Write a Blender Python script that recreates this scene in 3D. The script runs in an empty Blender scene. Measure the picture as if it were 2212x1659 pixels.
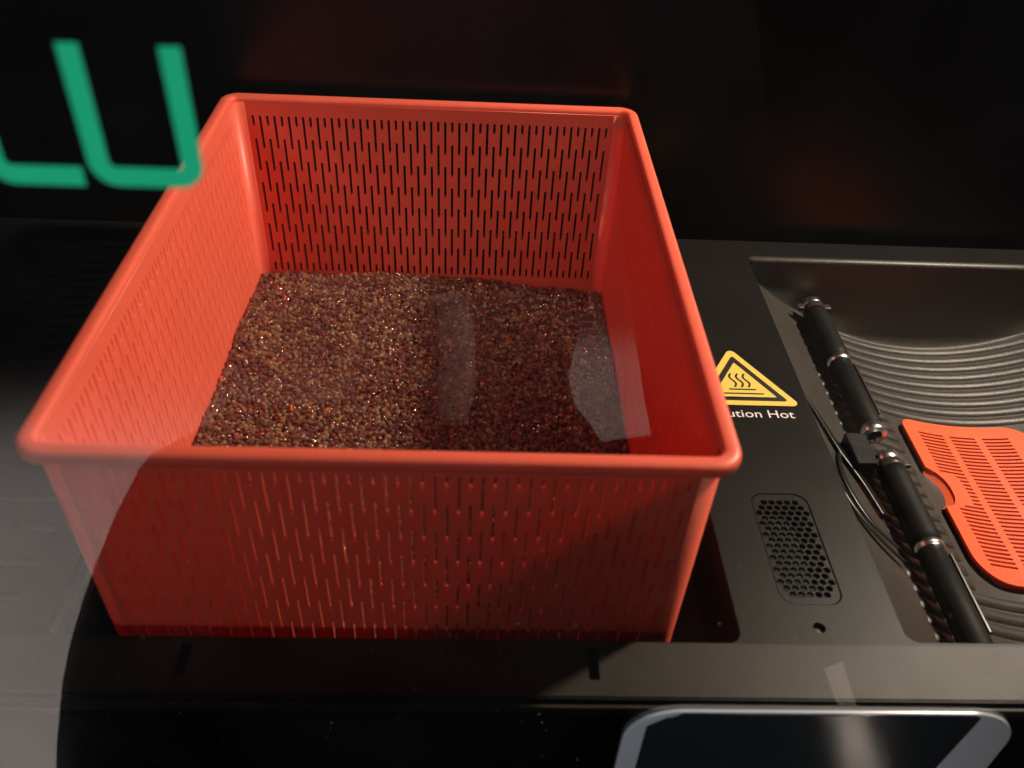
import bpy, bmesh, math, random
import numpy as np
from mathutils import Vector, Matrix

random.seed(7); rng = np.random.default_rng(11)
scene = bpy.context.scene
C = scene.collection

# ------------------------------------------------------------------ camera, world, lamps, exposure
cam_d = bpy.data.cameras.new('camera'); cam = bpy.data.objects.new('camera', cam_d); C.objects.link(cam)
CAM = Vector((0.0326, -0.3912, 0.2293))
_r = Vector((0.9988032, -0.01659052, 0.04600995)); _u = Vector((-0.02467198, 0.64135039, 0.76685134)); _f = Vector((0.04223096, 0.76706873, -0.6401735))
cam.matrix_world = Matrix(((_r.x, _u.x, -_f.x, CAM.x), (_r.y, _u.y, -_f.y, CAM.y), (_r.z, _u.z, -_f.z, CAM.z), (0, 0, 0, 1)))
cam_d.sensor_width = 36; cam_d.lens = 36 * 1900 / 2212; cam_d.clip_start = 0.005; cam_d.clip_end = 50
cam_d.dof.use_dof = True; cam_d.dof.focus_distance = 0.55; cam_d.dof.aperture_fstop = 8.5
scene.camera = cam

world = bpy.data.worlds.new('World'); scene.world = world; world.use_nodes = True
world.node_tree.nodes['Background'].inputs[0].default_value = (0.5, 0.6, 0.8, 1)
world.node_tree.nodes['Background'].inputs[1].default_value = 0.005

def area(name, loc, target, power, col, size, shape='DISK', size_y=None, spread=math.pi):
    d = bpy.data.lights.new(name, 'AREA'); d.energy = power; d.color = col; d.shape = shape; d.size = size
    if size_y: d.size_y = size_y
    d.spread = spread
    o = bpy.data.objects.new(name, d); C.objects.link(o); o.location = loc
    o.rotation_euler = (Vector(target) - Vector(loc)).to_track_quat('-Z', 'Y').to_euler()
    return o
# warm lamp inside the machine, above the ribbed trough at the right
area('machine_lamp', (0.62, 0.168, 0.47), (0.08, 0.0, -0.08), 16.5, (1.0, 0.84, 0.66), 0.085)
# cool room lamp, high at the left behind the photographer
area('room_lamp', (-0.75, -1.25, 0.95), (-0.10, -0.20, 0.19), 0.90, (0.92, 0.95, 1.0), 0.7, spread=math.radians(34))
# wide dim fill light added at the front, standing in for the room
area('front_fill', (0.5, -2.0, 1.6), (0.05, -0.2, -0.05), 1.35, (1.0, 0.86, 0.74), 1.6, spread=math.radians(42))
# added unseen lights that brighten floor patches, making the veils the glass mirrors
area('veil_fill', (-0.95, -1.05, 0.30), (-0.68, -0.80, -1.05), 6.2, (1.0, 0.92, 0.88), 0.30, spread=math.radians(62))
area('veil_fill', (0.42, -1.90, 0.40), (0.33, -1.42, -1.05), 0.95, (1.0, 0.90, 0.84), 0.15, spread=math.radians(27))
area('veil_fill', (0.95, -1.15, 0.20), (0.68, -0.86, -1.05), 3.6, (1.0, 0.86, 0.76), 0.10, spread=math.radians(26))

scene.view_settings.view_transform = 'Standard'; scene.view_settings.look = 'None'
scene.view_settings.exposure = 0; scene.view_settings.gamma = 1; scene.view_settings.use_curve_mapping = False
scene.render.engine = 'CYCLES'
cy = scene.cycles
cy.use_denoising = True; cy.max_bounces = 10; cy.diffuse_bounces = 6; cy.glossy_bounces = 4; cy.transmission_bounces = 8; cy.transparent_max_bounces = 16
cy.sample_clamp_indirect = 4.0; cy.caustics_reflective = False; cy.caustics_refractive = True; cy.blur_glossy = 0.3

# ------------------------------------------------------------------ materials
def mat(name, col, rough=0.5, metal=0.0, spec=0.5, bump=0.0, bscale=1500, var=0.0, vscale=60, coat=0.0, sss=0.0):
    m = bpy.data.materials.new(name); m.use_nodes = True
    nt = m.node_tree; b = nt.nodes['Principled BSDF']
    b.inputs['Base Color'].default_value = (*col, 1); b.inputs['Roughness'].default_value = rough; b.inputs['Metallic'].default_value = metal
    b.inputs['Specular IOR Level'].default_value = spec
    if coat: b.inputs['Coat Weight'].default_value = coat; b.inputs['Coat Roughness'].default_value = 0.05
    if sss:
        b.inputs['Subsurface Weight'].default_value = sss; b.inputs['Subsurface Radius'].default_value = (0.008, 0.0009, 0.0004); b.inputs['Subsurface Scale'].default_value = 1.0
    tc = nt.nodes.new('ShaderNodeTexCoord')
    if bump:
        n = nt.nodes.new('ShaderNodeTexNoise'); n.inputs['Scale'].default_value = bscale; n.inputs['Detail'].default_value = 3
        nt.links.new(tc.outputs['Object'], n.inputs['Vector'])
        bp = nt.nodes.new('ShaderNodeBump'); bp.inputs['Strength'].default_value = bump; bp.inputs['Distance'].default_value = 0.0003
        nt.links.new(n.outputs['Fac'], bp.inputs['Height']); nt.links.new(bp.outputs['Normal'], b.inputs['Normal'])
    if var:
        n = nt.nodes.new('ShaderNodeTexNoise'); n.inputs['Scale'].default_value = vscale; n.inputs['Detail'].default_value = 6
        nt.links.new(tc.outputs['Object'], n.inputs['Vector'])
        mx = nt.nodes.new('ShaderNodeMix'); mx.data_type = 'RGBA'
        mx.inputs[6].default_value = (*[c * (1 - var) for c in col], 1); mx.inputs[7].default_value = (*[min(1, c * (1 + var)) for c in col], 1)
        nt.links.new(n.outputs['Fac'], mx.inputs[0]); nt.links.new(mx.outputs[2], b.inputs['Base Color'])
        rr = nt.nodes.new('ShaderNodeMapRange'); rr.inputs['To Min'].default_value = rough * 0.85; rr.inputs['To Max'].default_value = min(1, rough * 1.15)
        nt.links.new(n.outputs['Fac'], rr.inputs['Value']); nt.links.new(rr.outputs[0], b.inputs['Roughness'])
    return m
M = {}
M['basket'] = mat('coral_plastic', (0.86, 0.135, 0.080), 0.42, spec=0.4, bump=0.05, bscale=900, var=0.10, vscale=14, sss=0.40)
def scuff(m):
    nt = m.node_tree; b = nt.nodes['Principled BSDF']; src = b.inputs['Base Color'].links[0].from_socket
    tc = nt.nodes.new('ShaderNodeTexCoord'); mp = nt.nodes.new('ShaderNodeMapping'); mp.inputs['Scale'].default_value = (420, 60, 420); mp.inputs['Rotation'].default_value = (0.3, 0.2, 0.5)
    n = nt.nodes.new('ShaderNodeTexNoise'); n.inputs['Scale'].default_value = 1.0; n.inputs['Detail'].default_value = 2
    n2 = nt.nodes.new('ShaderNodeTexNoise'); n2.inputs['Scale'].default_value = 28
    mr = nt.nodes.new('ShaderNodeMapRange'); mr.inputs['From Min'].default_value = 0.62; mr.inputs['From Max'].default_value = 0.74; mr.inputs['To Max'].default_value = 0.30
    mr2 = nt.nodes.new('ShaderNodeMapRange'); mr2.inputs['From Min'].default_value = 0.5; mr2.inputs['From Max'].default_value = 0.7
    mu = nt.nodes.new('ShaderNodeMath'); mu.operation = 'MULTIPLY'; mx = nt.nodes.new('ShaderNodeMix'); mx.data_type = 'RGBA'; mx.inputs[7].default_value = (0.9, 0.42, 0.34, 1)
    L = nt.links.new
    L(tc.outputs['Object'], mp.inputs['Vector']); L(mp.outputs[0], n.inputs['Vector']); L(tc.outputs['Object'], n2.inputs['Vector']); L(n.outputs['Fac'], mr.inputs['Value']); L(n2.outputs['Fac'], mr2.inputs['Value'])
    L(mr.outputs[0], mu.inputs[0]); L(mr2.outputs[0], mu.inputs[1]); L(mu.outputs[0], mx.inputs[0]); L(src, mx.inputs[6]); L(mx.outputs[2], b.inputs['Base Color'])
scuff(M['basket'])
M['strainer'] = mat('orange_plastic', (0.78, 0.115, 0.04), 0.45, spec=0.35, bump=0.15, bscale=600, var=0.06, vscale=40, sss=0.35)
M['deck'] = mat('dark_grey_plastic', (0.0095, 0.0088, 0.0085), 0.36, spec=0.11, bump=0.35, bscale=2200, var=0.2, vscale=35)
M['trough'] = mat('grained_grey_plastic', (0.034, 0.029, 0.024), 0.42, spec=0.55, bump=0.7, bscale=1300, var=0.2, vscale=50)
M['ledge'] = mat('lightened_ledge', (0.027, 0.0235, 0.0195), 0.40, spec=0.16, bump=0.35, bscale=2200, var=0.2, vscale=35)  # deck plastic in a lighter tone, fill light painted into the colour
M['recess'] = mat('black_tray_plastic', (0.004, 0.004, 0.004), 0.4, spec=0.3, var=0.2)
M['back'] = mat('glossy_black_panel', (0.003, 0.003, 0.0035), 0.27, spec=0.22, var=0.3, vscale=9)
M['front'] = mat('black_front_panel', (0.003, 0.003, 0.003), 0.35, spec=0.2)
M['yellow'] = mat('yellow_print', (0.66, 0.52, 0.09), 0.5, var=0.05)
M['black_ink'] = mat('black_print', (0.012, 0.010, 0.009), 0.4)
M['white_ink'] = mat('white_print', (0.70, 0.68, 0.68), 0.6)
M['rod'] = mat('black_rod_plastic', (0.005, 0.005, 0.005), 0.6, spec=0.16, bump=0.2, bscale=1200, var=0.3, vscale=80)
M['chrome'] = mat('polished_chrome', (0.78, 0.76, 0.73), 0.27, metal=1.0, var=0.05)
M['collar'] = mat('dark_collar_plastic', (0.035, 0.026, 0.022), 0.3, spec=0.5)
M['strap'] = mat('glossy_black_rubber', (0.006, 0.006, 0.007), 0.32, spec=0.4)
M['green'] = mat('green_print', (0.003, 0.50, 0.25), 0.5)
M['handle'] = mat('satin_grey_handle', (0.33, 0.35, 0.40), 0.25, spec=0.7)
M['handle_face'] = mat('smoked_glossy_face', (0.012, 0.016, 0.018), 0.14, spec=0.6)
M['edge'] = mat('polished_bevel', (0.75, 0.78, 0.85), 0.18, metal=1.0)
M['cloth'] = mat('dark_clothing', (0.012, 0.012, 0.013), 0.9, spec=0.1)
M['skin'] = mat('skin', (0.45, 0.27, 0.2), 0.5)
M['floor'] = mat('pale_floor', (0.62, 0.58, 0.56), 0.7, var=0.12, vscale=2.2)
M['streak_strip'] = mat('streak_strip_grey', (0.40, 0.38, 0.38), 0.8, var=0.25, vscale=40)
M['dust'] = mat('dust', (0.5, 0.5, 0.52), 0.8)

def glass_mats():
    m = bpy.data.materials.new('pane_glass'); m.use_nodes = True; nt = m.node_tree; nt.nodes.clear()
    out = nt.nodes.new('ShaderNodeOutputMaterial'); tr = nt.nodes.new('ShaderNodeBsdfTransparent'); gl = nt.nodes.new('ShaderNodeBsdfGlossy')
    tr.inputs[0].default_value = (0.97, 0.98, 0.97, 1); gl.inputs['Roughness'].default_value = 0.0; gl.inputs[0].default_value = (1, 1, 1, 1)
    fr = nt.nodes.new('ShaderNodeFresnel'); fr.inputs[0].default_value = 1.5
    mu = nt.nodes.new('ShaderNodeMath'); mu.operation = 'MULTIPLY'; mu.inputs[1].default_value = 1.8; mu.use_clamp = True
    mx = nt.nodes.new('ShaderNodeMixShader')
    nt.links.new(fr.outputs[0], mu.inputs[0]); nt.links.new(mu.outputs[0], mx.inputs[0]); nt.links.new(tr.outputs[0], mx.inputs[1]); nt.links.new(gl.outputs[0], mx.inputs[2])
    df = nt.nodes.new('ShaderNodeBsdfDiffuse'); df.inputs[0].default_value = (0.6, 0.6, 0.62, 1)
    tc = nt.nodes.new('ShaderNodeTexCoord'); ns = nt.nodes.new('ShaderNodeTexNoise'); ns.inputs['Scale'].default_value = 9; ns.inputs['Detail'].default_value = 5; ns.inputs['Roughness'].default_value = 0.65
    nt.links.new(tc.outputs['Object'], ns.inputs['Vector'])
    mr = nt.nodes.new('ShaderNodeMapRange'); mr.inputs['From Min'].default_value = 0.35; mr.inputs['From Max'].default_value = 0.75; mr.inputs['To Min'].default_value = 0.001; mr.inputs['To Max'].default_value = 0.010
    nt.links.new(ns.outputs['Fac'], mr.inputs['Value'])
    m3 = nt.nodes.new('ShaderNodeMixShader'); nt.links.new(mr.outputs[0], m3.inputs[0]); nt.links.new(mx.outputs[0], m3.inputs[1]); nt.links.new(df.outputs[0], m3.inputs[2])
    nt.links.new(m3.outputs[0], out.inputs[0])
    m2 = bpy.data.materials.new('pane_inner'); m2.use_nodes = True; nt = m2.node_tree; nt.nodes.clear()
    out = nt.nodes.new('ShaderNodeOutputMaterial'); tr = nt.nodes.new('ShaderNodeBsdfTransparent'); nt.links.new(tr.outputs[0], out.inputs[0])
    return m, m2
M['glass'], M['glass_in'] = glass_mats()

def bead_mat():
    m = bpy.data.materials.new('amber_bead'); m.use_nodes = True; nt = m.node_tree; b = nt.nodes['Principled BSDF']
    oi = nt.nodes.new('ShaderNodeObjectInfo'); cr = nt.nodes.new('ShaderNodeValToRGB')
    e = cr.color_ramp.elements; e[0].position = 0.0; e[0].color = (0.32, 0.125, 0.12, 1); e[1].position = 1.0; e[1].color = (1.0, 0.76, 0.40, 1)
    k = cr.color_ramp.elements.new(0.6); k.color = (0.55, 0.28, 0.24, 1)
    nt.links.new(oi.outputs['Random'], cr.inputs[0]); nt.links.new(cr.outputs[0], b.inputs['Base Color'])
    gt = nt.nodes.new('ShaderNodeMath'); gt.operation = 'MULTIPLY'; gt.inputs[1].default_value = 37.77; fr = nt.nodes.new('ShaderNodeMath'); fr.operation = 'FRACT'
    g2 = nt.nodes.new('ShaderNodeMath'); g2.operation = 'GREATER_THAN'; g2.inputs[1].default_value = 0.93
    nt.links.new(oi.outputs['Random'], gt.inputs[0]); nt.links.new(gt.outputs[0], fr.inputs[0]); nt.links.new(fr.outputs[0], g2.inputs[0]); nt.links.new(g2.outputs[0], b.inputs['Metallic'])  # a few beads made mirror-like metal, standing in for gold glints
    b.inputs['Roughness'].default_value = 0.05; b.inputs['IOR'].default_value = 1.42
    b.inputs['Transmission Weight'].default_value = 0.78; b.inputs['Specular Tint'].default_value = (1.0, 0.80, 0.45, 1); b.inputs['Specular IOR Level'].default_value = 0.9; b.inputs['Coat Weight'].default_value = 1.0; b.inputs['Coat Roughness'].default_value = 0.03; b.inputs['Coat IOR'].default_value = 1.6
    return m
M['bead'] = bead_mat()

# ------------------------------------------------------------------ helpers
def tag(o, label=None, cat=None, group=None, kind=None):
    if label: o['label'] = label
    if cat: o['category'] = cat
    if group: o['group'] = group
    if kind: o['kind'] = kind
    return o
def empty(name, loc=(0, 0, 0)):
    o = bpy.data.objects.new(name, None); C.objects.link(o); o.location = loc; o.empty_display_size = 0.02
    return o
def link(name, me, m, parent=None, smooth=False, bevel=0.0, seg=2):
    o = bpy.data.objects.new(name, me); C.objects.link(o)
    for mm in (m if isinstance(m, (list, tuple)) else [m]): me.materials.append(M[mm])
    if smooth:
        me.polygons.foreach_set('use_smooth', [True] * len(me.polygons))
    if bevel:
        b = o.modifiers.new('bevel', 'BEVEL'); b.width = bevel; b.segments = seg; b.limit_method = 'ANGLE'; b.angle_limit = math.radians(40)
    if parent is not None:
        o.parent = parent; o.matrix_parent_inverse = Matrix.Translation(-parent.location)
    return o
def pydata(name, v, f):
    me = bpy.data.meshes.new(name); me.from_pydata([tuple(p) for p in v], [], f); me.update(); return me
def plate_mesh(name, outer, holes, t, fn=None):
    """flat plate filled between an outline and holes, thickness t (local z -t/2..t/2)"""
    cu = bpy.data.curves.new(name, 'CURVE'); cu.dimensions = '2D'; cu.fill_mode = 'BOTH'; cu.extrude = t / 2
    for poly in [outer] + list(holes):
        s = cu.splines.new('POLY'); s.points.add(len(poly) - 1); s.use_cyclic_u = True
        for i, p in enumerate(poly): s.points[i].co = (p[0], p[1], 0, 1)
    o = bpy.data.objects.new(name, cu); C.objects.link(o)
    dg = bpy.context.evaluated_depsgraph_get(); dg.update()
    me = bpy.data.meshes.new_from_object(o.evaluated_get(dg)); me.name = name
    bpy.data.objects.remove(o); bpy.data.curves.remove(cu)
    bm = bmesh.new(); bm.from_mesh(me); bmesh.ops.remove_doubles(bm, verts=bm.verts, dist=1e-6)
    if fn:
        for v in bm.verts: v.co = Vector(fn(v.co))
    bmesh.ops.recalc_face_normals(bm, faces=bm.faces); bm.to_mesh(me); bm.free(); me.materials.clear()
    return me
def rrect(x0, x1, y0, y1, r, n=6):
    rs = r if isinstance(r, (list, tuple)) else [r] * 4   # order: BL, BR, TR, TL
    out = []
    for (cx, cy, a0, rr) in ((x0 + rs[0], y0 + rs[0], 180, rs[0]), (x1 - rs[1], y0 + rs[1], 270, rs[1]), (x1 - rs[2], y1 - rs[2], 0, rs[2]), (x0 + rs[3], y1 - rs[3], 90, rs[3])):
        for i in range(n + 1):
            a = math.radians(a0 + 90 * i / n); out.append((cx + rr * math.cos(a), cy + rr * math.sin(a)))
    return out
def circle(cx, cy, r, n=12, ph=0): return [(cx + r * math.cos(ph + 2 * math.pi * i / n), cy + r * math.sin(ph + 2 * math.pi * i / n)) for i in range(n)]
def lathe(name, prof, axis_o, n=40):
    """revolve (dist along -Y, radius) profile about an axis parallel to Y through axis_o"""
    v = []; f = []
    for d, r in prof:
        for i in range(n):
            a = 2 * math.pi * i / n; v.append((axis_o[0] + r * math.cos(a), axis_o[1] - d, axis_o[2] + r * math.sin(a)))
    for j in range(len(prof) - 1):
        for i in range(n):
            k = (i + 1) % n; f.append((j * n + i, j * n + k, (j + 1) * n + k, (j + 1) * n + i))
    f.append(tuple(range(n))); f.append(tuple(reversed(range((len(prof) - 1) * n, len(prof) * n))))
    return pydata(name, v, f)
def box(x0, x1, y0, y1, z0, z1):
    v = [(x, y, z) for z in (z0, z1) for y in (y0, y1) for x in (x0, x1)]
    return v, [(0, 2, 3, 1), (4, 5, 7, 6), (0, 1, 5, 4), (2, 6, 7, 3), (0, 4, 6, 2), (1, 3, 7, 5)]
def boxes(name, lst):
    V = []; F = []
    for b in lst:
        v, f = box(*b); n = len(V); V += v; F += [tuple(i + n for i in q) for q in f]
    return pydata(name, V, F)

ZD = -0.100            # deck level
# ------------------------------------------------------------------ the machine (structure around the basket)
TX0, TX1, TY0, TY1 = 0.2274, 0.5028, -0.1685, 0.1515     # trough opening
VENT = (0.1756, 0.2053, -0.1492, -0.0797)
mach = empty('machine', (0.1, 0.0, ZD)); tag(mach, 'dark grey appliance deck with recess, vent and ribbed trough around the red basket', 'appliance')
holes = [rrect(-0.147, 0.1527, -0.1698, 0.1715, 0.006), rrect(TX0, TX1, TY0, TY1, 0.006), rrect(*VENT, 0.0075), circle(0.1893, -0.1615, 0.0027, 16)]
for yy, xa in ((-0.0909, -0.205), (-0.1108, -0.1850), (-0.1309, -0.2), (-0.1510, -0.205)):
    holes.append(rrect(xa, -0.1637, yy - 0.0031, yy + 0.0031, 0.003))
for xx in (-0.0862, 0.0858): holes.append(rrect(xx - 0.0023, xx + 0.0023, -0.1890, -0.1735, 0.0008, 2))
me = plate_mesh('deck', [(-0.42, -0.1976), (0.62, -0.1976), (0.62, 0.176), (-0.42, 0.176)], holes, 0.007, lambda c: (c.x, c.y, ZD - 0.0035 + c.z))
link('deck', me, 'deck', mach, bevel=0.0011)
me = boxes('deck_lip', [(-0.42, 0.62, -0.2003, -0.1980, ZD - 0.0070, ZD - 0.0022)])
link('deck_lip', me, 'ledge', mach, bevel=0.0007)
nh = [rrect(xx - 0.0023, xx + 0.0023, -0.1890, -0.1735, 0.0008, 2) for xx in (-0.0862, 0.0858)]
me = plate_mesh('ledge_overlay', [(-0.42, -0.1965), (0.62, -0.1965), (0.62, -0.1708), (-0.42, -0.1708)], nh, 0.0006, lambda c: (c.x, c.y, ZD + 0.0003 + c.z))
link('ledge_overlay', me, 'ledge', mach)  # overlay sheet added on the deck; its lighter colour stands in for light
# recess well
v = []; f = []
me = boxes('recess_well', [(-0.149, -0.1472, -0.172, 0.1735, -0.152, ZD - 0.0072), (0.1529, 0.1547, -0.172, 0.1735, -0.152, ZD - 0.0072), (-0.1472, 0.1529, -0.172, -0.1700, -0.152, ZD - 0.0072),
                             (-0.1472, 0.1529, 0.1717, 0.1735, -0.152, ZD - 0.0072), (-0.149, 0.1547, -0.172, 0.1735, -0.155, -0.1522)])
link('recess_well', me, 'recess', mach)
me = boxes('recess_rail', [(-0.1470, -0.1385, -0.165, 0.165, -0.126, -0.1225), (-0.1470, -0.1425, -0.165, 0.165, -0.115, -0.1125)])
link('recess_rail', me, 'recess', mach, bevel=0.0006)
# notch bottoms
for xx in (-0.0862, 0.0858):
    link('notch_floor', boxes('notch_floor', [(xx - 0.004, xx + 0.004, -0.191, -0.172, ZD - 0.0100, ZD - 0.0074)]), 'recess', mach)
# screw
me = lathe('screw', [(0, 0.0022), (0.0006, 0.0022), (0.0007, 0.0008)], (0, 0, 0), 14)
me.transform(Matrix.Translation((0.1893, -0.1615, ZD - 0.0030)) @ Matrix.Rotation(math.radians(-90), 4, 'X'))
link('screw', me, 'recess', mach)
# vent grille with round holes
x0, x1, y0, y1 = VENT; g = 0.0005; hl = []; p = 0.00405; cxv = (x0 + x1) / 2; cyv = (y0 + y1) / 2
for r_ in range(17):
    n = 7 if r_ % 2 == 0 else 6
    if r_ in (0, 16): n = 5
    for i in range(n): hl.append(circle(cxv + (i - (n - 1) / 2) * p, cyv + (r_ - 8) * p * 0.885, 0.00177, 12, 0.26))
me = plate_mesh('vent_grille', rrect(x0 + g, x1 - g, y0 + g, y1 - g, 0.0072), hl, 0.0022, lambda c: (c.x, c.y, ZD - 0.0016 + c.z))
link('vent_grille', me, 'deck', mach)
link('vent_back', boxes('vent_back', [(x0 - 0.004, x1 + 0.004, y0 - 0.004, y1 + 0.004, ZD - 0.012, ZD - 0.0095)]), 'recess', mach)

# trough: one smooth moulded hollow
XC, ZF, KP = 0.3766, -0.1718, 2.75
def par(x): return ZF + KP * (x - XC) ** 2
def smin(a, b, k):
    h = np.clip(0.5 + 0.5 * (b - a) / k, 0, 1); return b * (1 - h) + a * h - k * h * (1 - h)
def trough_depth(x, y):
    d = -(par(x) - ZD)
    d = smin(d, (TY1 - y) * 14 + 0.0, 0.006); d = smin(d, (y - TY0) * 5.0, 0.006)
    d = smin(d, (x - TX0) * 4.0, 0.003); d = smin(d, (TX1 - x) * 4.0, 0.003)
    return np.maximum(d, 0)
nx, ny = 170, 220
xs = TX0 + (TX1 - TX0) * np.linspace(0, 1, nx); ys = TY0 + (TY1 - TY0) * np.linspace(0, 1, ny)
X, Y = np.meshgrid(xs, ys); Z = ZD - 0.0004 - trough_depth(X, Y)
V = np.stack([X, Y, Z], -1).reshape(-1, 3).tolist()
F = [(j * nx + i, j * nx + i + 1, (j + 1) * nx + i + 1, (j + 1) * nx + i) for j in range(ny - 1) for i in range(nx - 1)]
tro = link('trough', pydata('trough', V, F), 'trough', mach, smooth=True)
# raised moulded bead round the trough opening (the bright back edge)
def sweep_rect(name, path, prof):
    n = len(path); m = len(prof); v = []; f = []
    for i, (px, py) in enumerate(path):
        a = Vector(path[i - 1]); b = Vector(path[(i + 1) % n]); t = (b - a).normalized(); nrm = Vector((t.y, -t.x))
        for (o, z) in prof: v.append((px + nrm.x * o, py + nrm.y * o, z))
    for i in range(n):
        for j in range(m):
            k = (j + 1) % m; i2 = (i + 1) % n
            f.append((i * m + j, i2 * m + j, i2 * m + k, i * m + k))
    return pydata(name, v, f)
v = []; f = []; m_ = 10
for k, xx in enumerate((TX0 - 0.001, TX0 + 0.004, TX1 - 0.004, TX1 + 0.001)):
    r_ = 0.0008 if k in (0, 3) else 0.0032
    for i in range(m_ + 1):
        a = math.pi * i / m_; v.append((xx, TY1 + 0.0005 - r_ * math.cos(a), ZD - 0.0012 + r_ * 0.75 * math.sin(a)))
for k in range(3):
    for i in range(m_): f.append((k * (m_ + 1) + i, (k + 1) * (m_ + 1) + i, (k + 1) * (m_ + 1) + i + 1, k * (m_ + 1) + i + 1))
link('trough_edge', pydata('trough_edge', v, f), 'trough', tro, smooth=True)
# ribs, each a bar across the trough; those beside the strainer are short
SX0, SX1, SY0, SY1 = 0.3215, 0.4120, -0.0872, 0.0495
def rib(name, xa, xb, y, w=0.0042, h=0.0028):
    n = max(4, int((xb - xa) / 0.004)); v = []; f = []; m = 7
    for i in range(n + 1):
        t = i / n; x = xa + (xb - xa) * t
        e = min(1.0, min(x - xa, xb - x) / 0.005); s = math.sqrt(max(0.0, 1 - (1 - e) ** 2)) if e < 1 else 1
        base = ZD - 0.0004 - float(trough_depth(np.array(x), np.array(y)))
        for j in range(m):
            a = math.pi * j / (m - 1); v.append((x, y - w * math.cos(a), base - 0.0008 + (h + 0.0004) * math.sin(a) * s))
    for i in range(n):
        for j in range(m - 1): f.append((i * m + j, (i + 1) * m + j, (i + 1) * m + j + 1, i * m + j + 1))
    link('rib', pydata('rib', v, f), 'trough', tro, smooth=True)
for i in range(30):
    y = 0.1385 - 0.0099 * i
    if y < -0.155: break
    if SY0 - 0.006 < y < SY1 + 0.005:
        rib('rib', 0.264, 0.3170, y); rib('rib', 0.4165, 0.489, y)
    else: rib('rib', 0.264, 0.489, y)
# back panel
link('back_panel', boxes('back_panel', [(-0.60, 0.90, 0.177, 0.185, -0.16, 0.62)]), 'back', mach)
# black front below the deck, behind the glass
link('front_panel', boxes('front_panel', [(-0.60, 0.80, -0.1990, -0.195, -0.45, ZD - 0.0125)]), 'front', mach)

# ------------------------------------------------------------------ warning sticker on the deck
st = empty('warning_sticker', (0.1908, 0.0, ZD)); tag(st, 'yellow triangular hot surface warning print with white caution words beside the basket', 'sticker')
ax, ay, hb, hh, by = 0.1908, 0.0400, 0.0290, 0.0492, -0.0092
def tri(scale_in, r):
    # rounded triangle inset by scale_in
    P = [Vector((ax - hb, by)), Vector((ax + hb, by)), Vector((ax, ay))]; cen = (P[0] + P[1] + P[2]) / 3
    P = [cen + (q_ - cen) * scale_in for q_ in P]; out = []
    for i in range(3):
        a, b, c = P[i - 1], P[i], P[(i + 1) % 3]; d1 = (a - b).normalized(); d2 = (c - b).normalized(); half = d1.angle(d2) / 2
        L_ = r / math.tan(half); s = b + d1 * L_; e = b + d2 * L_; o_ = b + (d1 + d2).normalized() * r / math.sin(half)
        a0 = math.atan2(s.y - o_.y, s.x - o_.x); a1 = math.atan2(e.y - o_.y, e.x - o_.x)
        da = (a1 - a0 + math.pi) % (2 * math.pi) - math.pi
        for k in range(7): out.append((o_.x + r * math.cos(a0 + da * k / 6), o_.y + r * math.sin(a0 + da * k / 6)))
    return out
lift = lambda h_: (lambda c: (c.x, c.y, ZD + h_ + c.z))
link('sticker_field', plate_mesh('sticker_field', tri(1.10, 0.0030), [], 0.0002, lift(0.0003)), 'yellow', st)
link('sticker_border', plate_mesh('sticker_border', tri(0.86, 0.0012), [tri(0.66, 0.0005)], 0.0001, lift(0.00048)), 'black_ink', st)
def stroke(pts, w):
    L_, R_ = [], []
    for i, p_ in enumerate(pts):
        a = Vector(pts[max(0, i - 1)]); b = Vector(pts[min(len(pts) - 1, i + 1)]); t = (b - a).normalized(); n_ = Vector((-t.y, t.x)) * w / 2
        L_.append((p_[0] + n_.x, p_[1] + n_.y)); R_.append((p_[0] - n_.x, p_[1] - n_.y))
    return L_ + R_[::-1]
for k in (-1, 0, 1):
    pts = []
    for i in range(21):
        t = i / 20; pts.append((ax - 0.0002 + k * 0.0041 - 0.0014 * math.sin(2 * math.pi * t) * 1.0, 0.0178 - 0.0125 * t))
    link('heat_wave', plate_mesh('heat_wave', stroke(pts, 0.0012), [], 0.0001, lift(0.00048)), 'black_ink', st)
for yy, hw_ in ((0.0032, 0.0082), (-0.0006, 0.0120), (-0.0042, 0.0146)):
    link('heat_line', plate_mesh('heat_line', rrect(ax - hw_, ax + hw_, yy - 0.00055, yy + 0.00055, 0.0005, 3), [], 0.0001, lift(0.00048)), 'black_ink', st)
cu = bpy.data.curves.new('txt', 'FONT'); cu.body = 'Caution Hot'; cu.size = 0.0090; cu.align_x = 'CENTER'; cu.extrude = 0.00005; cu.resolution_u = 4
o = bpy.data.objects.new('txt', cu); C.objects.link(o); dg = bpy.context.evaluated_depsgraph_get(); dg.update()
me = bpy.data.meshes.new_from_object(o.evaluated_get(dg)); bpy.data.objects.remove(o); me.materials.clear()
wtxt = max(v.co.x for v in me.vertices) - min(v.co.x for v in me.vertices)
sx = 0.0500 / wtxt
for v in me.vertices: v.co = Vector((ax + v.co.x * sx, -0.0212 + v.co.y * 1.0, ZD + 0.0003 + v.co.z))
link('caution_text', me, 'white_ink', st)

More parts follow.
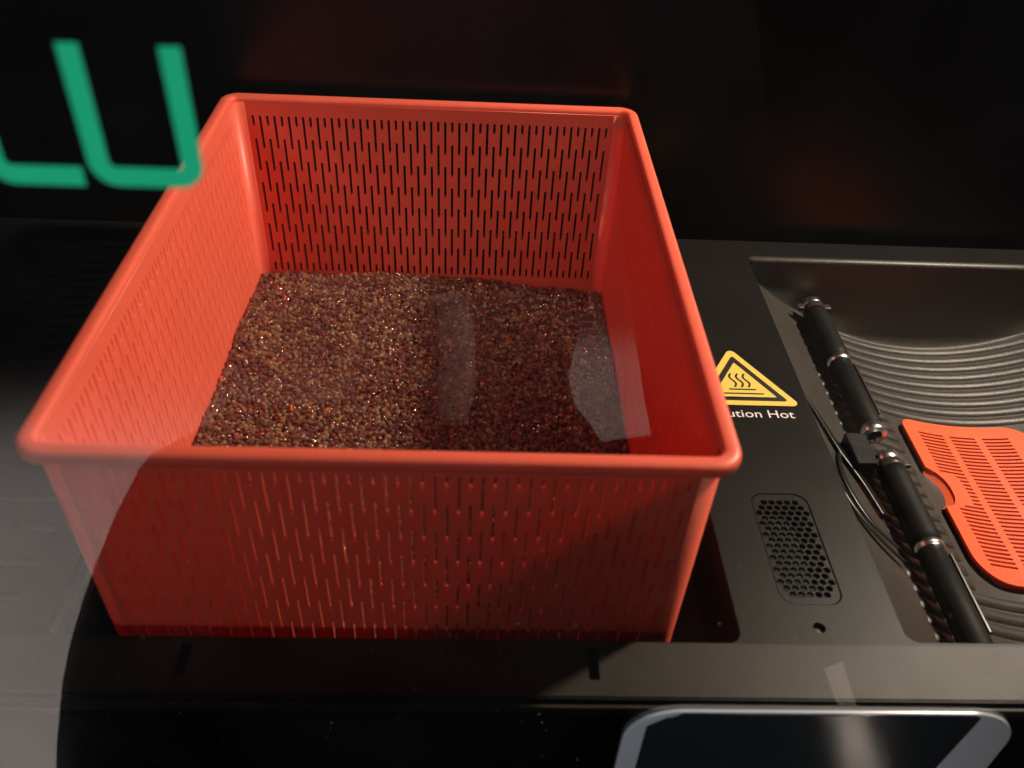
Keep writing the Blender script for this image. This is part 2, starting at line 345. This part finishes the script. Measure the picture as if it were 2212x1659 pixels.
# ------------------------------------------------------------------ basket
W, D = 0.26, 0.3243
HW, HD = W / 2, D / 2
Z0, P_, L_ = -0.0086, 0.03135, 0.0229
ZB = -0.141; TAP = 0.0097; TH = 0.0030; WO = 0.0026; RC = 0.0085
bk = empty('basket', (0, 0, ZB)); tag(bk, 'coral red slotted plastic basket filled with amber beads, sunk in the deck', 'basket')
def slots(ncol, pitch, w=0.0014):
    hs = []
    H = 3.73 * P_
    for c in range(ncol):
        u = (c - (ncol - 1) / 2) * pitch
        for k in range(-1, 5):
            s = k * P_ + (P_ / 2 if c % 2 == 0 else 0); e = s + L_
            s = max(s, 0); e = min(e, H)
            if e - s < 0.003: continue
            a, b = Z0 - e, Z0 - s; q_ = w * 0.3
            hs.append([(u - w / 2, a + q_), (u - w / 2 + q_, a), (u + w / 2 - q_, a), (u + w / 2, a + q_), (u + w / 2, b - q_), (u + w / 2 - q_, b), (u - w / 2 + q_, b), (u - w / 2, b - q_)])
    return hs
def wall_base(half, ncol, pitch, w):
    u = half - WO - RC
    return plate_mesh('wall', [(-u, ZB), (u, ZB), (u, 0.0), (-u, 0.0)], slots(ncol, pitch, w), TH)
wx = wall_base(HW, 51, 0.0046, 0.0011); wb = wall_base(HW, 51, 0.0046, 0.0016); wy = wall_base(HD, 65, 0.0046, 0.0015)
def put_wall(src, half_u, half_n, rot):
    me = src.copy(); R = Matrix.Rotation(rot, 4, 'Z')
    for v in me.vertices:
        u, z, t = v.co.x, v.co.y, v.co.z
        u = u * (1 + TAP * z / half_u); n_ = -(half_n - WO + TAP * z) + t
        v.co = R @ Vector((u, n_, z))
    bm = bmesh.new(); bm.from_mesh(me); bmesh.ops.recalc_face_normals(bm, faces=bm.faces); bm.to_mesh(me); bm.free()
    return link('wall', me, 'basket', bk)
put_wall(wx, HW, HD, 0); put_wall(wb, HW, HD, math.pi)
for r_ in (math.pi / 2, -math.pi / 2): put_wall(wy, HD, HW, r_)
for sx_, sy_, a0 in ((1, 1, 0), (-1, 1, 90), (-1, -1, 180), (1, -1, 270)):
    v = []; f = []; n = 8
    for z in (0.0, ZB):
        cx = sx_ * (HW - WO - RC + TAP * z); cy_ = sy_ * (HD - WO - RC + TAP * z)
        for rr in (RC + TH / 2, RC - TH / 2):
            for i in range(n + 1):
                a = math.radians(a0 + 90 * i / n); v.append((cx + rr * math.cos(a), cy_ + rr * math.sin(a), z))
    m_ = n + 1
    for i in range(n):
        f += [(i, i + 1, 2 * m_ + i + 1, 2 * m_ + i), (m_ + i + 1, m_ + i, 3 * m_ + i, 3 * m_ + i + 1), (i + 1, i, m_ + i, m_ + i + 1)]
    link('corner', pydata('corner', v, f), 'basket', bk, smooth=True)
prof = []
for i in range(24):
    a = 2 * math.pi * i / 24; c_, s_ = math.cos(a), math.sin(a); e_ = 2 / 2.8
    prof.append((0.0037 * math.copysign(abs(c_) ** e_, c_), 0.0002 + 0.0034 * math.copysign(abs(s_) ** e_, s_)))
link('rim', sweep_rect('rim', rrect(-HW, HW, -HD, HD, 0.0080, 10), prof), 'basket', bk, smooth=True)
# a fold of wall just under the rim
fl = 0.0
link('floor_plate', plate_mesh('floor_plate', rrect(-HW + 0.0055, HW - 0.0055, -HD + 0.0055, HD - 0.0055, 0.006), [], 0.002, lambda c: (c.x, c.y, ZB + 0.0012 + c.z)), 'basket', bk)

# ------------------------------------------------------------------ amber beads
def bead_top(x, y):
    return -0.1245 - 0.040 * x - 0.004 * (y / 0.15) + 0.0020 * math.sin(23 * x + 9 * y) + 0.0014 * math.sin(41 * y - 24 * x + 1.3) + 0.0008 * math.sin(90 * x + 70 * y)
pts = []; 
bx, byh = HW - WO - TH / 2 - 0.0028, HD - WO - TH / 2 - 0.0028
for layer in range(3):
    cell = 0.0021; taken = {}; n_try = 60000
    rx = rng.uniform(-bx, bx, n_try); ry = rng.uniform(-byh, byh, n_try); rz = rng.uniform(-0.0008, 0.0008, n_try)
    for x, y, dz in zip(rx.tolist(), ry.tolist(), rz.tolist()):
        i = int((x + 1) / cell); j_ = int((y + 1) / cell); ok = True
        for a in (-1, 0, 1):
            for b in (-1, 0, 1):
                q_ = taken.get((i + a, j_ + b))
                if q_ and (q_[0] - x) ** 2 + (q_[1] - y) ** 2 < cell * cell: ok = False; break
            if not ok: break
        if not ok: continue
        taken[(i, j_)] = (x, y); pts.append((x, y, bead_top(x, y) - layer * 0.0016 + dz))
me = pydata('amber_beads', pts, [])
at = me.attributes.new('rad', 'FLOAT', 'POINT')
rr = rng.uniform(0.00100, 0.00155, len(pts)); big = rng.random(len(pts)) < 0.05; rr[big] *= rng.uniform(1.2, 1.6, big.sum())
at.data.foreach_set('value', rr.astype(np.float32))
beads = bpy.data.objects.new('amber_beads', me); C.objects.link(beads)
tag(beads, 'mass of small glistening amber brown beads covering the basket floor', 'beads', kind='stuff')
ng = bpy.data.node_groups.new('bead_instances', 'GeometryNodeTree')
ng.interface.new_socket('Geometry', in_out='INPUT', socket_type='NodeSocketGeometry'); ng.interface.new_socket('Geometry', in_out='OUTPUT', socket_type='NodeSocketGeometry')
N = ng.nodes; gi = N.new('NodeGroupInput'); go = N.new('NodeGroupOutput'); ip = N.new('GeometryNodeInstanceOnPoints'); ico = N.new('GeometryNodeMeshIcoSphere')
ico.inputs['Radius'].default_value = 1.0; ico.inputs['Subdivisions'].default_value = 3
ss = N.new('GeometryNodeSetShadeSmooth'); sm = N.new('GeometryNodeSetMaterial'); sm.inputs['Material'].default_value = M['bead']
na = N.new('GeometryNodeInputNamedAttribute'); na.data_type = 'FLOAT'; na.inputs['Name'].default_value = 'rad'
lk = ng.links.new
lk(gi.outputs[0], ip.inputs['Points']); lk(ico.outputs['Mesh'], ss.inputs['Geometry']); lk(ss.outputs[0], sm.inputs['Geometry']); lk(sm.outputs[0], ip.inputs['Instance'])
lk(na.outputs['Attribute'], ip.inputs['Scale']); lk(ip.outputs[0], go.inputs[0])
md = beads.modifiers.new('beads', 'NODES'); md.node_group = ng; me.materials.append(M['bead'])

# ------------------------------------------------------------------ rods lying in the trough
def make_rod(name, ytop, label):
    o_ = (0.2787, ytop, -0.1310); root = empty(name, o_); tag(root, label, 'rod', 'black rods lying end to end in the trough')
    R = 0.0083
    link('socket', lathe('socket', [(0.0005, 0.0035), (0.0004, 0.0055), (0.003, 0.0058)], o_), 'collar', root, smooth=True)
    link('chrome_cap', lathe('chrome_cap', [(0.0006, 0.0056), (0.0010, 0.0072), (0.0070, 0.0076), (0.0075, 0.0070)], o_), 'chrome', root, smooth=True, )
    link('collar', lathe('collar', [(0.0074, 0.0066), (0.0080, 0.0080), (0.0125, 0.0083), (0.0135, 0.0078)], o_), 'collar', root, smooth=True)
    for s in (-1, 1):
        me = boxes('wing', [(0.0075, 0.0122, -0.0105, -0.0050, -0.0016, 0.0016)])
        for v in me.vertices: v.co = Vector((o_[0] + s * v.co.x, o_[1] + v.co.y, o_[2] + v.co.z + 0.0015))
        if s < 0: me.flip_normals()
        link('wing', me, 'collar', root, bevel=0.0006)
    g_ = [(0.0132, 0.0070), (0.0138, R - 0.0006), (0.020, R)] + [(0.022 + i * 0.0045, R + 0.00005 * math.sin(i)) for i in range(10)] + [(0.0690, R), (0.0695, R - 0.0012)]
    link('grip', lathe('grip', g_, o_), 'rod', root, smooth=True)
    link('chrome_ring', lathe('chrome_ring', [(0.0692, R - 0.001), (0.0694, R - 0.0002), (0.0728, R - 0.0002), (0.0732, R - 0.001)], o_), 'chrome', root, smooth=True)
    link('shaft', lathe('shaft', [(0.0730, R - 0.0016), (0.0735, R - 0.0010), (0.134, R - 0.0006), (0.1362, R - 0.0012), (0.1365, R - 0.003)], o_), 'rod', root, smooth=True)
    link('chrome_foot', lathe('chrome_foot', [(0.1362, 0.0060), (0.1365, 0.0074), (0.1425, 0.0077), (0.1432, 0.0070), (0.1434, 0.0045)], o_), 'chrome', root, smooth=True)
    me = boxes('groove_bar', [(o_[0] + 0.0062, o_[0] + 0.0078, o_[1] - 0.127, o_[1] - 0.078, o_[2] + 0.0030, o_[2] + 0.0055)])
    link('groove_bar', me, 'collar', root, bevel=0.0005)
    return root
make_rod('black_rod', 0.1421, 'farther black rod with chrome rings, its winged cap at the back wall of the trough')
make_rod('black_rod', -0.0182, 'nearer black rod with chrome ring, beside the finger notch of the orange strainer')
# looped strap at their left
sr = empty('black_strap', (0.25, -0.03, -0.12)); tag(sr, 'thin glossy black strap looping beside the rods on the trough wall', 'strap')
def ribbon(name, pts, w0, t=0.0009):
    n = 40; v = []; f = []
    P4 = [Vector(p_) for p_ in pts]
    def cr(t_):
        m_ = len(P4) - 1; s_ = min(int(t_ * m_), m_ - 1); u = t_ * m_ - s_
        a = P4[max(0, s_ - 1)]; b = P4[s_]; c = P4[s_ + 1]; d = P4[min(m_, s_ + 2)]
        return 0.5 * ((2 * b) + (c - a) * u + (2 * a - 5 * b + 4 * c - d) * u * u + (3 * b - a - 3 * c + d) * u ** 3)
    for i in range(n + 1):
        t_ = i / n; p_ = cr(t_); tg = (cr(min(1, t_ + 0.01)) - cr(max(0, t_ - 0.01))).normalized()
        sl = 2 * KP * (p_.x - XC); up = Vector((-sl, 0, 1)).normalized(); sd = tg.cross(up).normalized(); w = w0(t_)
        zz = ZD - 0.0004 - float(trough_depth(np.array(p_.x), np.array(p_.y))) + 0.0006 + p_.z
        c_ = Vector((p_.x, p_.y, zz))
        for (a, b) in ((-1, 0), (-.6, 1), (.6, 1), (1, 0), (.6, -.4), (-.6, -.4)): v.append(c_ + sd * a * w + up * b * t)
    m = 6
    for i in range(n):
        for j in range(m): f.append((i * m + j, (i + 1) * m + j, (i + 1) * m + (j + 1) % m, i * m + (j + 1) % m))
    f.append(tuple(range(m))); f.append(tuple(reversed(range(n * m, n * m + m))))
    link(name, pydata(name, v, f), 'strap', sr, smooth=True)
ribbon('strap_blade', [(0.2362, 0.024, 0), (0.2435, 0.004, 0.001), (0.2500, -0.018, 0.0015), (0.2600, -0.040, 0.002), (0.2660, -0.062, 0.002)], lambda t: 0.0006 + 0.0034 * math.sin(math.pi * min(1, t * 0.62 + 0.05)))
ribbon('strap_loop', [(0.2372, 0.018, 0), (0.2355, -0.005, 0.0005), (0.2352, -0.033, 0.001), (0.2370, -0.062, 0.0012), (0.2470, -0.083, 0.002), (0.2640, -0.097, 0.003)], lambda t: 0.0012 + 0.0018 * math.sin(math.pi * t))
ribbon('strap_loop', [(0.2500, -0.018, 0.001), (0.2440, -0.035, 0.001), (0.2430, -0.055, 0.001), (0.2500, -0.075, 0.0015), (0.2640, -0.088, 0.003)], lambda t: 0.0012 + 0.0014 * math.sin(math.pi * t))
me = boxes('strap_buckle', [(0.2560, 0.2685, -0.0320, -0.0060, -0.1360, -0.1235), (0.2600, 0.2720, -0.0230, -0.0150, -0.1300, -0.1255)])
link('strap_buckle', me, 'rod', sr, bevel=0.001)

# ------------------------------------------------------------------ orange strainer
sn = empty('strainer', (XC, (SY0 + SY1) / 2, ZF)); tag(sn, 'bright orange slotted strainer plate with finger notch in the ribbed trough', 'strainer')
NY, NR = -0.0155, 0.0165      # notch centre, radius
def xleft(y):
    x = SX0; r_ = 0.0085 if y > 0 else 0.020; e_ = (SY1 - y) if y > 0 else (y - SY0)
    if e_ < r_: x += r_ - math.sqrt(max(0, r_ * r_ - (r_ - e_) ** 2))
    d = abs(y - NY)
    if d < NR: x += 0.0115 * (1 - (d / NR) ** 2.4) ** 0.6
    return x
def xright(y):
    x = SX1; r_ = 0.020; e_ = min(SY1 - y, y - SY0)
    if e_ < r_: x -= r_ - math.sqrt(max(0, r_ * r_ - (r_ - e_) ** 2))
    return x
c0 = [(0.3315, 0.3495), (0.3544, 0.3725), (0.3774, 0.3955)]
cols = [('b', SX0, c0[0][0], 4), ('s', *c0[0], 4), ('m', c0[0][1], c0[1][0], 2), ('s', *c0[1], 4), ('m', c0[1][1], c0[2][0], 2), ('s', *c0[2], 4), ('b', c0[2][1], SX1, 5)]
xl = [SX0]; kind = []
for t_, a, b, n in cols:
    for i in range(n): xl.append(a + (b - a) * (i + 1) / n); kind.append(t_)
NS = 35; ya, yb = SY0 + 0.0125, SY1 - 0.0095; pt = (yb - ya) / NS
yl = [SY0 + (ya - SY0) * (1 - math.cos(math.pi / 2 * i / 6)) for i in range(6)] + []
yl = [SY0 + (ya - SY0) * (i / 6) ** 1.6 for i in range(6)]
yk = ['b'] * 6
for i in range(NS):
    yl += [ya + i * pt, ya + (i + 0.45) * pt]; yk += ['s', 'm']
yl.append(yb); yk += ['b'] * 6
yl += [yb + (SY1 - yb) * (1 - (1 - (i + 1) / 6) ** 1.6) for i in range(6)]
nxl, nyl = len(xl), len(yl); vt = []; 
for y in yl:
    a, b = xleft(y), xright(y)
    for x in xl:
        if x <= c0[0][1]: X_ = a + (x - SX0) / (c0[0][1] - SX0) * (c0[0][1] - a) if a > c0[0][0] - 0.004 else (x if x >= c0[0][0] else a + (x - SX0) / (c0[0][0] - SX0) * (c0[0][0] - a))
        elif x > c0[2][1]: X_ = b - (SX1 - x) / (SX1 - c0[2][1]) * (b - c0[2][1])
        else: X_ = x
        vt.append((X_, y, par(X_) + 0.0046))
solid = {}
for j in range(nyl - 1):
    for i in range(nxl - 1):
        hole = kind[i] == 's' and yk[j] == 's'
        if hole and i < 8 and xleft(yl[j]) > c0[0][0] - 0.003 and i < 6: hole = False
        solid[(i, j)] = not hole
TS = 0.0026; nv = len(vt); vv = vt + [(x, y, z - TS) for x, y, z in vt]; ff = []
idx = lambda i, j: j * nxl + i
for (i, j), s_ in solid.items():
    if not s_: continue
    q_ = (idx(i, j), idx(i + 1, j), idx(i + 1, j + 1), idx(i, j + 1)); ff.append(q_); ff.append(tuple(k + nv for k in reversed(q_)))
    for (di, dj, a, b) in ((0, -1, q_[0], q_[1]), (1, 0, q_[1], q_[2]), (0, 1, q_[2], q_[3]), (-1, 0, q_[3], q_[0])):
        if not solid.get((i + di, j + dj), False): ff.append((b, a, a + nv, b + nv))
link('plate', pydata('plate', vv, ff), 'strainer', sn)
# skirt down to the trough
ring = [idx(0, j) for j in range(nyl)] + [idx(i, nyl - 1) for i in range(1, nxl)] + [idx(nxl - 1, j) for j in range(nyl - 2, -1, -1)] + [idx(i, 0) for i in range(nxl - 2, 0, -1)]
sv = []; sf = []
n = len(ring)
for k in ring:
    x, y, z = vt[k]; inx = 1 if x < XC else -1
    sv += [(x + inx * 0.0005, y, z - 0.0027), (x + inx * 0.0012, y, z - 0.0068), (x + inx * 0.0028, y, z - 0.0068), (x + inx * 0.0022, y, z - 0.0027)]
for i in range(n):
    for c_ in range(4): sf.append((4 * i + c_, 4 * i + (c_ + 1) % 4, 4 * ((i + 1) % n) + (c_ + 1) % 4, 4 * ((i + 1) % n) + c_))
sc = []; sq = []; js = [k for k in range(nyl) if abs(yl[k] - NY) < NR * 1.02]; ns_ = 6
for k in js:
    xa_, ya_, za_ = vt[idx(0, k)]; d = 1 - min(1, abs(ya_ - NY) / NR) ** 2
    for i in range(ns_ + 1):
        t_ = i / ns_; sc.append((xa_ + 0.0004 - (xa_ - SX0 + 0.001) * t_, ya_, za_ - 0.0010 - 0.0052 * math.sin(t_ * math.pi / 2) * (0.3 + 0.7 * d)))
for a in range(len(js) - 1):
    for i in range(ns_): sq.append((a * (ns_ + 1) + i, a * (ns_ + 1) + i + 1, (a + 1) * (ns_ + 1) + i + 1, (a + 1) * (ns_ + 1) + i))
link('finger_scoop', pydata('finger_scoop', sc, sq), 'strainer', sn, smooth=True)
link('skirt', pydata('skirt', sv, sf), 'strainer', sn)

# ------------------------------------------------------------------ glass door with letters and handle
YP = -0.205
dr = empty('glass_door', (0.1, YP, -0.3)); tag(dr, 'clear upright glass door with green letters and grey handle plate in front of everything', 'glass door')
v, f = box(-0.60, 0.80, YP, YP + 0.004, -0.45, 0.55)
me = pydata('pane', v, f); o = link('pane', me, ['glass', 'glass_in'], dr)
for p_ in me.polygons: p_.material_index = 0 if p_.normal.y < -0.9 else 1
wl = lambda c: (c.x, YP - 0.0002 - c.z * 0.0, c.y)
def letter(poly, name='letter'):
    me = plate_mesh(name, poly, [], 0.00016, lambda c: (c.x, YP - 0.0003 + c.z, c.y)); link(name, me, 'green', dr)
def u_shape(x0, x1, zb, zt, s, r, left_only=False):
    o_ = [(x0, zt)]
    for i in range(9):
        a = math.radians(180 + 90 * i / 8); o_.append((x0 + r + r * math.cos(a), zb + r + r * math.sin(a)))
    ri = max(0.0006, r - s)
    if left_only:
        o_ += [(x1, zb), (x1, zb + s)]
    else:
        for i in range(9):
            a = math.radians(270 + 90 * i / 8); o_.append((x1 - r + r * math.cos(a), zb + r + r * math.sin(a)))
        o_ += [(x1, zt), (x1 - s, zt)]
        for i in range(5):
            a = math.radians(0 - 90 * i / 4); o_.append((x1 - s - ri + ri * math.cos(a), zb + s + ri + ri * math.sin(a)))
    for i in range(5):
        a = math.radians(270 - 90 * i / 4); o_.append((x0 + s + ri + ri * math.cos(a), zb + s + ri + ri * math.sin(a)))
    o_.append((x0 + s, zt)); return o_
letter(u_shape(-0.0558, -0.0302, 0.1306, 0.1629, 0.0046, 0.0060))
letter(u_shape(-0.0790, -0.0577, 0.1303, 0.1629, 0.0046, 0.0060, True))
# handle plate
me = plate_mesh('handle', rrect(0.0974, 0.2611, -0.225, -0.0932, 0.0225, 10), [], 0.0016, lambda c: (c.x, -0.2060 - c.z, c.y))
hd = link('handle', me, 'handle', dr, bevel=0.0005, seg=3); hd['label'] = 'grey rounded handle plate with dark glossy face at the bottom right'
me = plate_mesh('handle_face', [(0.1057, -0.2110), (0.2368, -0.2110), (0.2379, -0.1375), (0.2419, -0.0956), (0.2395, -0.0937), (0.1195, -0.0937), (0.1130, -0.0973), (0.1057, -0.1040)], [], 0.0006, lambda c: (c.x, -0.2070 - c.z, c.y))
link('handle_face', me, 'handle_face', hd, bevel=0.0002)

# ------------------------------------------------------------------ dust on the outside of the glass
V = []; F = []
for i in range(260):
    x = random.uniform(-0.18, 0.30); z = random.uniform(-0.14, 0.01)
    s = random.uniform(0.00006, 0.00016) * (1 if random.random() < 0.93 else 1.6); e_ = random.uniform(1, 2.4); a = random.uniform(0, math.pi); n = len(V)
    for dx, dz, dy in ((e_, 0, 0), (-e_, 0, 0), (0, 1, 0), (0, -1, 0), (0, 0, -0.8)):
        V.append((x + s * (dx * math.cos(a) - dz * math.sin(a)), YP - 0.00005 + s * dy, z + s * (dx * math.sin(a) + dz * math.cos(a))))
    F += [(n, n + 2, n + 4), (n + 2, n + 1, n + 4), (n + 1, n + 3, n + 4), (n + 3, n, n + 4)]
du = link('dust_specks', pydata('dust_specks', V, F), 'dust'); tag(du, 'scattered pale dust specks on the outside of the glass', 'dust', kind='stuff')

# ------------------------------------------------------------------ what the glass mirrors: pale floor and the crouching photographer
me = boxes('floor', [(-4, 4, -5, 0.2, -1.10, -1.05)])
tag(link('floor', me, 'floor'), kind='structure')
ps = bpy.data.meshes.new('person')
J = {}
def j(n, co, r, par_=None): J[n] = (co, r, par_)
j('pel', (0.08, -0.66, -0.98), 0.22); j('wst', (0.07, -0.64, -0.76), 0.22, 'pel'); j('che', (0.04, -0.63, -0.64), 0.20, 'wst'); j('neck', (0.025, -0.62, -0.28), 0.075, 'che'); j('hed', (0.025, -0.60, -0.14), 0.115, 'neck'); j('crn', (0.025, -0.60, -0.02), 0.085, 'hed')
for s, n in ((-1, 'l'), (1, 'r')):
    j('hip' + n, (0.08 + s * 0.14, -0.66, -1.05), 0.16, 'pel')
j('shol', (-0.225, -0.61, -0.54), 0.17, 'che'); j('elbl', (-0.27, -0.60, -0.74), 0.20, 'shol'); j('wril', (-0.31, -0.60, -1.02), 0.21, 'elbl')
j('shor', (0.255, -0.61, -0.50), 0.14, 'che'); j('elbr', (0.285, -0.52, -0.36), 0.075, 'shor'); j('forr', (0.205, -0.47, -0.17), 0.058, 'elbr'); j('wrir', (0.155, -0.445, -0.02), 0.045, 'forr'); j('hanr', (0.10, -0.42, 0.17), 0.035, 'wrir')
j('cotr', (0.35, -0.60, -0.74), 0.19, 'che'); j('hemr', (0.38, -0.60, -1.02), 0.20, 'cotr')
j('flpr', (0.46, -0.60, -0.44), 0.10, 'shor'); j('flhr', (0.80, -0.60, -0.98), 0.17, 'flpr')  # coat flap added to bound the pale spike mirrored in the glass
keys = list(J); ps.from_pydata([J[k][0] for k in keys], [(keys.index(k), keys.index(J[k][2])) for k in keys if J[k][2]], [])
po = bpy.data.objects.new('person', ps); C.objects.link(po); ps.materials.append(M['cloth'])
sk = po.modifiers.new('skin', 'SKIN'); sk.use_smooth_shade = True
for i, k in enumerate(keys):
    ps.skin_vertices[0].data[i].radius = (J[k][1], J[k][1]); ps.skin_vertices[0].data[i].use_root = (k == 'pel')
sb = po.modifiers.new('sub', 'SUBSURF'); sb.levels = 2; sb.render_levels = 2
tag(po, 'crouching person in dark clothes mirrored in the glass door', 'person')
v = []; f = []
for i in range(13):
    t = i / 12; w = 0.010 + 0.005 * math.sin(2.2 * t + 0.4) + random.uniform(-0.0008, 0.0008); cx = 0.015 + 0.003 * math.sin(3 * t); z = -0.088 - 0.105 * t
    for a, b in ((-1, 0.006), (-0.5, 0.0), (0.5, 0.0), (1, 0.006), (0.5, 0.010), (-0.5, 0.010)): v.append((cx + a * w, -0.488 + b, z))
for i in range(12):
    for k in range(6): f.append((i * 6 + k, i * 6 + (k + 1) % 6, (i + 1) * 6 + (k + 1) % 6, (i + 1) * 6 + k))
f.append(tuple(range(6))); f.append(tuple(range(72, 78)))
link('streak_strip', pydata('streak_strip', v, f), 'streak_strip', po, smooth=True)  # pale strip added to give the light streak mirrored in the glass
